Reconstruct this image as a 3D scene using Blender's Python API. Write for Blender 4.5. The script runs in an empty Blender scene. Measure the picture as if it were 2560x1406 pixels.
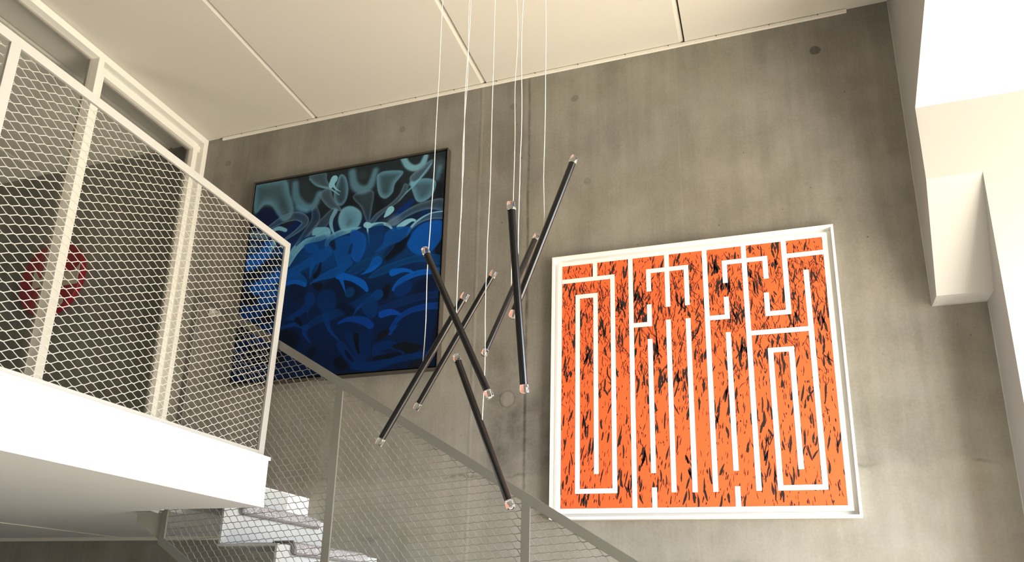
import bpy, bmesh, math, random
import numpy as np
from mathutils import Vector, Matrix

C = bpy.context.scene.collection
SC = bpy.context.scene
H = 1.70          # eye height above the lower floor; every z below marked z(...) is measured from the eye
def z(v): return v + H

# ------------------------------------------------------------------ camera
cd = bpy.data.cameras.new('camera'); cam = bpy.data.objects.new('camera', cd); C.objects.link(cam)
R0 = (0.94375881, 0.32968475, 0.02504546); R1 = (-0.07424172, 0.28512092, -0.95561197); R2 = (-0.32219168, 0.90000779, 0.29356174)
m = Matrix(((R0[0], -R1[0], -R2[0], 0), (R0[1], -R1[1], -R2[1], 0), (R0[2], -R1[2], -R2[2], H), (0, 0, 0, 1)))
cam.matrix_world = m
cd.sensor_width = 36; cd.lens = 1953.81 / 2560 * 36
cd.shift_x = (1280 - 1247.05) / 2560; cd.shift_y = (935.22 - 703) / 2560
cd.clip_start = 0.02; cd.clip_end = 200
SC.camera = cam
# ------------------------------------------------------------------ colour management
SC.view_settings.view_transform = 'Standard'; SC.view_settings.look = 'None'
SC.view_settings.exposure = 0.0; SC.view_settings.gamma = 1; SC.view_settings.use_curve_mapping = False
# ------------------------------------------------------------------ sky, sun, window daylight
w = bpy.data.worlds.new('sky'); SC.world = w; w.use_nodes = True
wn = w.node_tree; wb = wn.nodes['Background']; wb.inputs[1].default_value = 1
wc = wn.nodes.new('ShaderNodeTexCoord'); ws = wn.nodes.new('ShaderNodeSeparateXYZ'); wr = wn.nodes.new('ShaderNodeMapRange'); wx = wn.nodes.new('ShaderNodeMix'); wx.data_type = 'RGBA'
wr.inputs['From Min'].default_value = -.06; wr.inputs['From Max'].default_value = .10     # sunlit terrace below the horizon, bright sky above
wx.inputs[6].default_value = (16.5,14.6,11.4,1); wx.inputs[7].default_value = (16.0,18.6,21.5,1)
wn.links.new(wc.outputs['Generated'], ws.inputs[0]); wn.links.new(ws.outputs['Z'], wr.inputs['Value']); wn.links.new(wr.outputs[0], wx.inputs[0]); wn.links.new(wx.outputs[2], wb.inputs[0])
sd = bpy.data.lights.new('sun', 'SUN'); so = bpy.data.objects.new('sun', sd); C.objects.link(so)      # low sun onto the floor below the picture
sd.energy = 45.0; sd.color = (1, .90, .74); sd.angle = .01
so.rotation_euler = Vector((-.72,0,-.69)).to_track_quat('-Z', 'Y').to_euler()
WX = 3.2                                                    # right wall
WY0, WY1, WZ0, WZ1 = (.6, 4.36, .15, z(2.1))
def portal(name, loc, d, sx, sy):
    l = bpy.data.lights.new(name, 'AREA'); o = bpy.data.objects.new(name, l); C.objects.link(o)
    l.shape = 'RECTANGLE'; l.size = sx; l.size_y = sy; l.cycles.is_portal = True
    o.location = loc; o.rotation_euler = Vector(d).to_track_quat('-Z', 'Y').to_euler()
portal('window_portal', (WX + .28, (WY0 + WY1) / 2, (WZ0 + WZ1) / 2), (-1, 0, 0), WY1 - WY0, WZ1 - WZ0)

# ------------------------------------------------------------------ materials
def srgb(c):
    f = lambda v: v / 12.92 if v <= .04045 else ((v + .055) / 1.055) ** 2.4
    return tuple(f(v / 255) for v in c) + (1,)
def mat(name, col, rough=.6, metal=0, bump=0, scale=200, spec=.5, vary=0, coat=0):
    m = bpy.data.materials.new(name); m.use_nodes = True; nt = m.node_tree; b = nt.nodes['Principled BSDF']
    b.inputs['Base Color'].default_value = col if len(col) == 4 else (*col, 1)
    b.inputs['Roughness'].default_value = rough; b.inputs['Metallic'].default_value = metal
    b.inputs['Specular IOR Level'].default_value = spec
    tc = nt.nodes.new('ShaderNodeTexCoord'); n = nt.nodes.new('ShaderNodeTexNoise'); n.inputs['Scale'].default_value = scale
    n.inputs['Detail'].default_value = 3
    nt.links.new(tc.outputs['Object'], n.inputs['Vector'])
    if bump:
        bp = nt.nodes.new('ShaderNodeBump'); bp.inputs['Strength'].default_value = bump; bp.inputs['Distance'].default_value = .002
        nt.links.new(n.outputs['Fac'], bp.inputs['Height']); nt.links.new(bp.outputs['Normal'], b.inputs['Normal'])
    if vary:
        n2 = nt.nodes.new('ShaderNodeTexNoise'); n2.inputs['Scale'].default_value = 2.5; n2.inputs['Detail'].default_value = 4
        nt.links.new(tc.outputs['Object'], n2.inputs['Vector'])
        hs = nt.nodes.new('ShaderNodeMapRange'); hs.inputs['To Min'].default_value = 1 - vary; hs.inputs['To Max'].default_value = 1 + vary * .4
        nt.links.new(n2.outputs['Fac'], hs.inputs['Value'])
        mx = nt.nodes.new('ShaderNodeVectorMath'); mx.operation = 'SCALE'; mx.inputs[0].default_value = b.inputs['Base Color'].default_value[:3]
        nt.links.new(hs.outputs[0], mx.inputs['Scale']); nt.links.new(mx.outputs[0], b.inputs['Base Color'])
    return m

class NT:                                                    # tiny node helper
    def __init__(s, m): s.t = m.node_tree
    def n(s, kind, **kw):
        nd = s.t.nodes.new(kind)
        for k, v in kw.items(): setattr(nd, k, v)
        return nd
    def l(s, a, b): s.t.links.new(a, b)
    def math(s, op, a, b=None, c=None):
        nd = s.n('ShaderNodeMath', operation=op)
        for i, v in enumerate((a, b, c)):
            if v is None: continue
            if isinstance(v, (int, float)): nd.inputs[i].default_value = v
            else: s.l(v, nd.inputs[i])
        return nd.outputs[0]
    def mapr(s, v, a, b, c, d):
        nd = s.n('ShaderNodeMapRange'); nd.interpolation_type = 'SMOOTHSTEP'
        for i, q in zip(('From Min', 'From Max', 'To Min', 'To Max'), (a, b, c, d)): nd.inputs[i].default_value = q
        s.l(v, nd.inputs['Value']); return nd.outputs[0]
    def noise(s, vec, scale, detail=4, rough=.55, stretch=None):
        if stretch:
            mp = s.n('ShaderNodeMapping'); mp.inputs['Scale'].default_value = stretch; s.l(vec, mp.inputs['Vector']); vec = mp.outputs[0]
        nd = s.n('ShaderNodeTexNoise'); nd.inputs['Scale'].default_value = scale; nd.inputs['Detail'].default_value = detail; nd.inputs['Roughness'].default_value = rough
        s.l(vec, nd.inputs['Vector']); return nd.outputs['Fac']

def concrete():
    m = bpy.data.materials.new('cast_concrete'); m.use_nodes = True; T = NT(m); b = m.node_tree.nodes['Principled BSDF']
    tc = T.n('ShaderNodeTexCoord'); v = tc.outputs['Object']
    sp = T.n('ShaderNodeSeparateXYZ'); T.l(v, sp.inputs[0]); x, zz = sp.outputs['X'], sp.outputs['Z']
    big = T.noise(v, .9, 5, .6); blot = T.noise(v, 3.2, 5, .6); strk = T.noise(v, 1, 5, .65, (4.0, 1, .8)); fine = T.noise(v, 60, 3, .6)
    strk2 = T.noise(v, 1, 4, .65, (22, 1, .8))
    val = T.math('ADD', T.mapr(big, .3, .7, -.13, .13), T.mapr(blot, .3, .7, -.10, .10))
    val = T.math('ADD', val, T.mapr(strk, .3, .7, -.10, .10)); val = T.math('ADD', val, T.mapr(strk2, .35, .65, -.035, .035))
    val = T.math('ADD', val, T.mapr(fine, .3, .7, -.05, .05))
    wob = T.math('MULTIPLY', T.math('SUBTRACT', T.noise(v, 4, 4, .6), .5), .05)
    # pour band below the horizontal day joint is paler
    zw = T.math('ADD', zz, T.math('MULTIPLY', wob, 3.0))
    val = T.math('ADD', val, T.mapr(zw, z(.74), z(.83), .20, 0))
    val = T.math('ADD', val, T.mapr(zw, z(.36), z(.44), .05, 0))
    # rough darker lines at the two day joints
    for zc, wd, dk in ((.79, .016, -.42), (.425, .026, -.45), (.30, .012, -.2)):
        d = T.math('ABSOLUTE', T.math('SUBTRACT', zw, z(zc)))
        ln = T.math('MULTIPLY', T.mapr(d, 0, wd, 1, 0), T.mapr(T.noise(v, 2.2, 3, .6), .5, .66, 0, dk))
        val = T.math('ADD', val, ln)
    # vertical shutter joints
    xw = T.math('ADD', x, T.math('MULTIPLY', wob, .35))
    for xc, wd, dk in ((-1.746, .011, .26), (-1.764, .010, -.22), (-1.402, .016, -.50), (-.407, .010, .10), (-2.93, .008, .08), (-1.43, .03, .10), (.30, .02, .05)):
        d = T.math('ABSOLUTE', T.math('SUBTRACT', xw, xc))
        val = T.math('ADD', val, T.math('MULTIPLY', T.mapr(d, 0, wd, 1, 0), T.math('MULTIPLY', T.mapr(T.noise(v, 5, 3, .6), .3, .6, .3, 1), dk)))
    # darker strip between the joints
    st = T.math('MULTIPLY', T.mapr(xw, -1.72, -1.62, 0, 1), T.mapr(xw, -1.44, -1.40, 1, 0))
    val = T.math('ADD', val, T.math('MULTIPLY', st, -.10))
    st2 = T.math('MULTIPLY', T.mapr(zw, z(.80), z(.92), 0, 1), T.mapr(zw, z(1.25), z(1.75), 1, 0))
    band = T.math('MULTIPLY', T.mapr(xw, -1.72, -1.60, 0, 1), T.mapr(xw, -1.25, -1.10, 1, 0))
    val = T.math('ADD', val, T.math('MULTIPLY', T.math('MULTIPLY', st2, band), T.mapr(blot, .4, .6, -.24, -.02)))
    # tie holes and filled patches
    for (xc, zc, r, dk) in ((-2.376, 3.361, .030, -.22), (-1.081, 3.347, .030, -.30), (.436, 3.365, .036, -.45), (-3.905, 3.362, .03, -.25), (-1.521, 3.375, .03, -.22), (-1.516, 1.268, .05, .08), (.512, 1.24, .03, -.05), (-1.0, 2.7, .03, -.2), (.47, 2.32, .02, -.12), (-2.79, 1.24, .03, -.1)):
        dx = T.math('SUBTRACT', xw, xc); dz = T.math('SUBTRACT', T.math('ADD', zz, wob), z(zc))
        d = T.math('SQRT', T.math('ADD', T.math('MULTIPLY', dx, dx), T.math('MULTIPLY', dz, dz)))
        val = T.math('ADD', val, T.mapr(d, r * .75, r, dk, 0))
        if r > .045:
            val = T.math('ADD', val, T.mapr(T.math('ABSOLUTE', T.math('SUBTRACT', d, r)), 0, .008, -.22, 0))
    # pin holes
    vo = T.n('ShaderNodeTexVoronoi'); vo.inputs['Scale'].default_value = 9; T.l(v, vo.inputs['Vector'])
    gate = T.mapr(T.noise(v, 3.1, 2, .5), .48, .56, 0, 1)
    val = T.math('ADD', val, T.math('MULTIPLY', T.mapr(vo.outputs['Distance'], .035, .055, -.45, 0), gate))
    k = T.math('MAXIMUM', T.math('ADD', val, 1.0), .25)
    hue = T.n('ShaderNodeMix', data_type='RGBA'); hue.inputs[6].default_value = (.238,.226,.193,1); hue.inputs[7].default_value = (.232,.221,.201,1)
    T.l(T.mapr(T.noise(v, 1.6, 4, .6), .35, .65, 0, 1), hue.inputs[0])
    sc = T.n('ShaderNodeVectorMath', operation='SCALE'); T.l(hue.outputs[2], sc.inputs[0]); T.l(k, sc.inputs['Scale'])
    T.l(sc.outputs[0], b.inputs['Base Color']); b.inputs['Roughness'].default_value = .75; b.inputs['Specular IOR Level'].default_value = .25
    bp = T.n('ShaderNodeBump'); bp.inputs['Strength'].default_value = .25; bp.inputs['Distance'].default_value = .004
    T.l(T.math('ADD', T.math('MULTIPLY', fine, .3), k), bp.inputs['Height']); T.l(bp.outputs['Normal'], b.inputs['Normal'])
    return m
M = {}
M['concrete'] = concrete()
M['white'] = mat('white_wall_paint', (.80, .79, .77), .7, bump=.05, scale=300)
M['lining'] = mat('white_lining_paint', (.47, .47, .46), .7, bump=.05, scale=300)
M['greywall'] = mat('grey_wall_paint', (.30, .29, .27), .8)
M['gfloor'] = mat('dark_gallery_floor', (.10, .085, .07), .6, vary=.2)
M['ceil'] = mat('white_ceiling_panel', (.60,.57,.515), .75, bump=.04, scale=250)
M['dark'] = mat('shadow_gap_black', (.03, .026, .022), .8)
M['soffit'] = mat('painted_soffit', (.70, .72, .75), .75, bump=.05, scale=260)
M['slabface'] = mat('white_fascia', (.86, .86, .86), .5)
M['framew'] = mat('white_lacquered_frame', (.80, .79, .75), .4)
M['seal'] = mat('grey_glazing_bead', (.30, .28, .25), .6)
M['steel'] = mat('lit_powder_coat', (.38,.38,.37), .5, bump=.08, scale=900)
M['stairsteel'] = mat('shaded_powder_coat', (.165,.162,.145), .5, bump=.08, scale=900)  # same coat as the gallery rail, darkened for its weaker light
M['meshw'] = mat('lit_expanded_metal', (.43, .425, .40), .45)
M['meshg'] = mat('shaded_expanded_metal', (.21,.207,.19), .45)  # same sheet as the gallery panels, shade put into the colour
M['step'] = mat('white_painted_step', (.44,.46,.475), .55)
M['plate'] = mat('grey_steel_plate', (.30, .295, .26), .6)
M['trim'] = mat('cream_trim', (.80, .77, .70), .5)
M['blackm'] = mat('satin_black_metal', (.004, .004, .005), .24, spec=.5)
M['wire'] = mat('white_cable', (.82, .82, .82), .4)
M['oframe'] = mat('white_float_frame', (.86, .86, .85), .45)
M['panelw'] = mat('white_print_paper', (.88, .88, .87), .6)
M['orange'] = mat('orange_ink', (.95,.125,.027), .6)
M['ink'] = mat('black_ink', (.012, .006, .005), .6)
M['bframe'] = mat('dark_taupe_frame', (.055, .047, .039), .5, bump=.1, scale=120)
M['gapb'] = mat('black_frame_gap', (.004, .004, .004), .7)
M['red'] = mat('red_lacquer', (.30, .012, .022), .4)
M['cream'] = mat('cream_cutout', (.55, .50, .40), .6)
M['plastic'] = mat('white_plastic', (.72, .70, .66), .35)
M['screw'] = mat('screw_head', (.18, .15, .12), .4, metal=.6)
M['binding'] = mat('grey_edge_binding', (.16, .155, .16), .7)
M['oak'] = mat('oak_floor', (.41,.36,.29), .55, vary=.25)

def glass_pane():
    m = bpy.data.materials.new('clear_pane'); m.use_nodes = True; T = NT(m); nt = m.node_tree; nt.nodes.remove(nt.nodes['Principled BSDF'])
    out = nt.nodes['Material Output']; tr = T.n('ShaderNodeBsdfTransparent'); tr.inputs[0].default_value = (.95, .96, .955, 1)
    gl = T.n('ShaderNodeBsdfGlossy'); gl.inputs['Roughness'].default_value = .01; fr = T.n('ShaderNodeFresnel'); fr.inputs['IOR'].default_value = 1.45
    mx = T.n('ShaderNodeMixShader'); ge = T.n('ShaderNodeNewGeometry'); T.l(T.math('MULTIPLY', fr.outputs[0], T.math('SUBTRACT', 1.0, ge.outputs['Backfacing'])), mx.inputs[0]); T.l(tr.outputs[0], mx.inputs[1]); T.l(gl.outputs[0], mx.inputs[2]); T.l(mx.outputs[0], out.inputs['Surface'])
    return m
M['pane'] = glass_pane()
def acrylic():
    m = bpy.data.materials.new('clear_acrylic'); m.use_nodes = True; b = m.node_tree.nodes['Principled BSDF']
    b.inputs['Base Color'].default_value = (1, 1, 1, 1); b.inputs['Transmission Weight'].default_value = 1; b.inputs['IOR'].default_value = 1.49; b.inputs['Roughness'].default_value = .02
    return m
M['acrylic'] = acrylic()
def fuzzy():
    m = bpy.data.materials.new('speckled_pile'); m.use_nodes = True; T = NT(m); b = m.node_tree.nodes['Principled BSDF']
    tc = T.n('ShaderNodeTexCoord'); n = T.noise(tc.outputs['Object'], 230, 3, .7)
    r = T.n('ShaderNodeValToRGB'); r.color_ramp.elements[0].position = .38; r.color_ramp.elements[0].color = (.10, .095, .10, 1)
    r.color_ramp.elements[1].position = .6; r.color_ramp.elements[1].color = (.62, .60, .63, 1)
    T.l(n, r.inputs[0]); T.l(r.outputs[0], b.inputs['Base Color']); b.inputs['Roughness'].default_value = .95; b.inputs['Specular IOR Level'].default_value = .1
    bp = T.n('ShaderNodeBump'); bp.inputs['Strength'].default_value = .9; bp.inputs['Distance'].default_value = .006; T.l(n, bp.inputs['Height']); T.l(bp.outputs[0], b.inputs['Normal'])
    return m
M['mat'] = fuzzy()
def painted():
    m = bpy.data.materials.new('sprayed_canvas'); m.use_nodes = True; T = NT(m); b = m.node_tree.nodes['Principled BSDF']
    a = T.n('ShaderNodeAttribute'); a.attribute_name = 'paint'
    tc = T.n('ShaderNodeTexCoord'); n = T.noise(tc.outputs['Object'], 420, 2, .7)
    sc = T.n('ShaderNodeVectorMath', operation='SCALE'); T.l(a.outputs['Color'], sc.inputs[0]); T.l(T.mapr(n, .3, .7, .82, 1.18), sc.inputs['Scale'])
    T.l(sc.outputs[0], b.inputs['Base Color']); b.inputs['Roughness'].default_value = .55; b.inputs['Specular IOR Level'].default_value = .12
    return m
M['canvas'] = painted()

# ------------------------------------------------------------------ mesh helpers
class MB:
    def __init__(s): s.v = []; s.f = []; s.mi = []; s.cur = 0
    def add(s, vs, fs):
        o = len(s.v); s.v += [tuple(p) for p in vs]
        for f in fs: s.f.append(tuple(i + o for i in f)); s.mi.append(s.cur)
        return s
    def box(s, x0, y0, z0, x1, y1, z1):
        return s.add([(x0, y0, z0), (x1, y0, z0), (x1, y1, z0), (x0, y1, z0), (x0, y0, z1), (x1, y0, z1), (x1, y1, z1), (x0, y1, z1)],
                     [(3, 2, 1, 0), (4, 5, 6, 7), (0, 1, 5, 4), (1, 2, 6, 5), (2, 3, 7, 6), (3, 0, 4, 7)])
    def prism(s, poly, d, axis):                             # poly of 3D points, extruded by vector d
        n = len(poly); a = [Vector(p) for p in poly]; b = [p + Vector(d) for p in a]
        s.add(a + b, [tuple(range(n - 1, -1, -1)), tuple(range(n, 2 * n))] + [(i, (i + 1) % n, n + (i + 1) % n, n + i) for i in range(n)])
        return s
    def tube(s, pts, r, n=12, caps=True):
        pts = [Vector(p) for p in pts]; rings = []; up = None
        for i, p in enumerate(pts):
            t = (pts[min(i + 1, len(pts) - 1)] - pts[max(i - 1, 0)]).normalized()
            if up is None: up = t.orthogonal().normalized()
            up = (up - t * up.dot(t)).normalized(); bb = t.cross(up)
            rr = r[i] if isinstance(r, (list, tuple)) else r
            rings.append([p + up * rr * math.cos(2 * math.pi * k / n) + bb * rr * math.sin(2 * math.pi * k / n) for k in range(n)])
        vs = [q for g in rings for q in g]; fs = []
        for i in range(len(pts) - 1):
            for k in range(n):
                k2 = (k + 1) % n; fs.append((i * n + k, i * n + k2, (i + 1) * n + k2, (i + 1) * n + k))
        if caps: fs += [tuple(range(n - 1, -1, -1)), tuple(range((len(pts) - 1) * n, len(pts) * n))]
        return s.add(vs, fs)
    def build(s, name, mats, parent=None, loc=(0, 0, 0), smooth=False, bevel=0, recalc=True, seg=2):
        me = bpy.data.meshes.new(name); me.from_pydata([tuple(Vector(p) - Vector(loc)) for p in s.v], [], s.f)
        for mm in (mats if isinstance(mats, (list, tuple)) else [mats]): me.materials.append(mm)
        me.polygons.foreach_set('material_index', s.mi)
        if recalc:
            bm = bmesh.new(); bm.from_mesh(me); bmesh.ops.recalc_face_normals(bm, faces=bm.faces); bm.to_mesh(me); bm.free()
        if smooth:
            me.polygons.foreach_set('use_smooth', [True] * len(me.polygons))
            me.set_sharp_from_angle(angle=math.radians(40))
        o = bpy.data.objects.new(name, me); C.objects.link(o); o.location = loc
        if parent:
            o.parent = parent; o.matrix_parent_inverse = parent_world(parent).inverted()
        if bevel:
            b = o.modifiers.new('bevel', 'BEVEL'); b.width = bevel; b.segments = seg; b.limit_method = 'ANGLE'
        return o
def parent_world(o):
    mw = Matrix.LocRotScale(o.location, o.rotation_euler, o.scale)
    return (parent_world(o.parent) @ o.matrix_parent_inverse @ mw) if o.parent else mw
def tag(o, label=None, cat=None, group=None, kind=None):
    if label: o['label'] = label
    if cat: o['category'] = cat
    if group: o['group'] = group
    if kind: o['kind'] = kind
    return o
def empty(name, loc, label, cat, group=None, kind=None):
    o = bpy.data.objects.new(name, None); C.objects.link(o); o.location = loc; o.empty_display_size = .1
    return tag(o, label, cat, group, kind)

# ================================================================== SETTING
WALL = 4.40                 # concrete wall plane
CZ = z(3.615)               # ceiling underside
SLAB_X = -2.2708; SLAB_Z0, SLAB_Z1 = z(.4487), z(.686); SLAB_Y = 3.105
GX = -4.127                 # glazed partition plane
FAR = -7.6; BACK = -2.3
tag(MB().box(FAR, WALL, 0, WX + .3, WALL + .25, CZ + .1).build('wall_back', M['concrete']), 'tall grey board-marked concrete wall behind the stair and both artworks', 'wall', kind='structure')
tag(MB().box(FAR - .2, BACK, 0, FAR, WALL, CZ + .1).build('wall_left', M['greywall']), 'plain wall of the room beyond the glass', 'wall', kind='structure')
tag(MB().box(FAR, BACK - .2, 0, WX + .3, BACK, CZ + .1).build('wall_front', M['greywall']), 'plain white wall behind the viewer', 'wall', kind='structure')
tag(MB().box(FAR - .2, BACK - .2, -.2, WX + .3, WALL + .25, 0).build('floor', M['oak']), 'oak floor of the lower room', 'floor', kind='structure')
# right wall with a tall window opening
rw = MB()
rw.box(WX, WY1, 0, WX + .3, WALL, CZ + .1); rw.box(WX, BACK, 0, WX + .3, WY0, CZ + .1); rw.box(WX, WY0, WZ1, WX + .3, WY1, CZ + .1); rw.box(WX, WY0, 0, WX + .3, WY1, WZ0)
tag(rw.build('wall_right', M['white']), 'white wall with the tall window, right of the lined corner', 'wall', kind='structure')
wf = MB()
for k in range(4):
    y = WY0 + (WY1 - WY0) * k / 3; y = min(max(y, WY0 + .03), WY1 - .03)
    wf.box(WX + .12, y - .03, WZ0, WX + .18, y + .03, WZ1)
wf.box(WX + .121, WY0, WZ0, WX + .179, WY1, WZ0 + .06); wf.box(WX + .121, WY0, WZ1 - .06, WX + .179, WY1, WZ1)
tag(wf.build('window_2', M['framew']), 'white frame of the tall window in the right wall', 'window', kind='structure')
# ceiling: flat panels 1.385 m wide with a chamfered edge and an open dark joint
cb = MB(); edges = [-.3435 - 1.385 * k for k in range(6)][::-1]
bounds = [FAR - .1] + edges + [WX + .3]
for i in range(len(bounds) - 1):
    a, b = bounds[i] + (.005 if i else 0), bounds[i + 1] - (.005 if i < len(bounds) - 2 else 0)
    ch = .026
    prof = [(a, CZ + .035), (a, CZ), (b - ch, CZ), (b, CZ + .017), (b, CZ + .035)]
    cb.prism([(x, BACK, zz) for x, zz in prof], (0, WALL - BACK, 0), 1)
cb.cur = 1; cb.box(FAR - .1, BACK, CZ + .035, WX + .3, WALL, CZ + .09)
tag(cb.build('ceiling', [M['ceil'], M['dark']]), 'white panelled ceiling with long open joints', 'ceiling', kind='structure')
# ceiling edge trim on the concrete wall, with screw heads
t = tag(MB().box(-3.985, WALL - .014, z(3.588), .635, WALL, z(3.611)).build('trim_1', M['trim'], bevel=.002), 'thin cream trim strip between ceiling and concrete wall', 'trim', kind='structure')
for k in range(15):
    x = -3.80 + k * .305 + (.02 if k % 3 == 1 else 0)
    MB().tube([(x, WALL - .010, z(3.607)), (x, WALL - .0165, z(3.607))], .004, 8).build('screw_head', M['screw'], t)
tag(MB().box(FAR, WALL - .013, z(.424), -2.88, WALL, z(.4487)).build('trim_2', M['trim'], bevel=.002), 'thin pale trim under the gallery floor at the concrete wall', 'trim', kind='structure')
# gallery floor slab (L shaped, leaves the stair opening), lips and fascia
sl = MB(); P = [(FAR, BACK), (SLAB_X, BACK), (SLAB_X, SLAB_Y), (-2.862, SLAB_Y), (-2.862, WALL), (FAR, WALL)]
sl.prism([(x, y, SLAB_Z0) for x, y in P], (0, 0, SLAB_Z1 - .016 - SLAB_Z0), 2)
so_ = tag(sl.build('floor_gallery', M['soffit']), 'white gallery floor slab on the left carrying the mesh railing', 'gallery floor', kind='structure')
lip = MB(); P2 = [(FAR, BACK), (SLAB_X + .011, BACK), (SLAB_X + .011, SLAB_Y + .010), (-2.862, SLAB_Y + .010), (-2.862, WALL), (FAR, WALL)]
lip.prism([(x, y, SLAB_Z1 - .016) for x, y in P2], (0, 0, .016), 2); lip.build('edge_lip', M['slabface'], so_)
MB().box(SLAB_X - .001, BACK, SLAB_Z0 + .022, SLAB_X + .004, SLAB_Y + .003, SLAB_Z1 - .016).build('fascia', M['slabface'], so_)
MB().box(SLAB_X - .001, BACK, SLAB_Z0 - .001, SLAB_X + .007, SLAB_Y + .004, SLAB_Z0 + .022).build('fascia_bead', M['slabface'], so_)
MB().prism([(-4.384, 3.40, SLAB_Z0 - .003), (-4.372, 3.40, SLAB_Z0 - .003), (-4.372, WALL - .013, SLAB_Z0 - .003), (-4.384, WALL - .013, SLAB_Z0 - .003)], (0, 0, .004), 2)
MB().box(FAR, BACK, SLAB_Z1 - .001, SLAB_X - .06, 3.06, SLAB_Z1 + .004).build('floor_finish', M['gfloor'], so_)  # unseen dark finish, added to cut light bounced onto the ceiling
sm = MB().box(-4.392, BACK, SLAB_Z0 - .004, -4.380, WALL - .014, SLAB_Z0 + .001); sm.build('soffit_joint_bead', M['trim'], so_)
# white boxed lining in the right corner: full height pier and a shorter bulkhead left of it
YL = 4.110
pr = [(WALL, z(1.627)), (4.273, z(1.630)), (YL, z(2.222)), (YL, z(2.655)), (2.04, CZ), (WALL, CZ)]
ln = MB().prism([(.8644, y, zz) for y, zz in pr], (1.1225 - .8644, 0, 0), 0)
pp = [(WALL, 0), (YL, 0), (YL, z(2.655)), (2.04, CZ), (WALL, CZ)]
ln.prism([(1.1225, y, zz) for y, zz in pp], (1.80 - 1.1225, 0, 0), 0)
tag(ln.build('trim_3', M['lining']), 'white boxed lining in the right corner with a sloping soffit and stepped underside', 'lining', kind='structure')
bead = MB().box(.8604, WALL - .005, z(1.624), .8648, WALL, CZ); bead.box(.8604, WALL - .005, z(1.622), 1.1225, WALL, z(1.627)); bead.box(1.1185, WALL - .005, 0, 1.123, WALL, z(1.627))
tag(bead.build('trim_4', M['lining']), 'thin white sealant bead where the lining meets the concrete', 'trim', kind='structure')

# ---------------------------------------------------------------- glazed partition of the room upstairs
gp = tag(bpy.data.objects.new('window_1', None), 'white framed glazed partition of the room behind the gallery railing', 'glazed partition', kind='structure'); C.objects.link(gp); gp.location = (GX, 3, SLAB_Z1)
fr = MB(); B0 = SLAB_Z1
fr.box(GX - .085, BACK, CZ - .052, GX, WALL, CZ)                       # head
fr.box(GX - .085, 4.355, B0, GX, WALL, CZ - .052)                      # jamb at the wall
fr.box(GX - .085, 3.287, B0, GX, 3.332, CZ - .052)                     # mullion
fr.box(GX - .085, .55, B0, GX, .595, CZ - .052)
fr.box(GX - .085, BACK, B0, GX, WALL - .045, B0 + .05)
fr.build('frame', M['framew'], gp, bevel=.003)
sa = MB(); S0 = GX - .075; S1 = GX - .034
for (y0, z0, y1, z1) in ((3.333, CZ - .132, 4.354, CZ - .082), (4.284, B0 + .05, 4.330, CZ - .132), (3.333, B0 + .05, 3.378, CZ - .132)):
    sa.box(S0, y0, z0, S1, y1, z1)
sa2 = MB().box(S0 - .003, 3.333, CZ - .083, S0 + .015, 4.354, CZ - .0525).box(S0 - .003, 4.329, B0 + .05, S0 + .015, 4.3545, CZ - .083)
sash = sa.build('sash', M['framew'], gp, bevel=.003); sa2.build('sash_rebate', M['framew'], gp)
bd = MB().box(S0 - .012, 3.378, CZ - .147, S0 + .012, 4.284, CZ - .132).box(S0 - .012, 4.269, B0 + .05, S0 + .012, 4.284, CZ - .147)
bd.build('glazing_bead', M['seal'], sash)
bd2 = MB().box(GX - .083, BACK, CZ - .066, GX - .062, 3.287, CZ - .052).box(GX - .083, 3.271, B0 + .05, GX - .062, 3.287, CZ - .066)
bd2.build('glazing_bead', M['seal'], gp)
MB().box(GX - .079, 3.378, B0 + .05, GX - .073, 4.284, CZ - .132).build('pane', M['pane'], sash)
MB().box(GX - .079, .595, B0 + .05, GX - .073, 3.287, CZ - .052).build('pane', M['pane'], gp)

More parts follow.
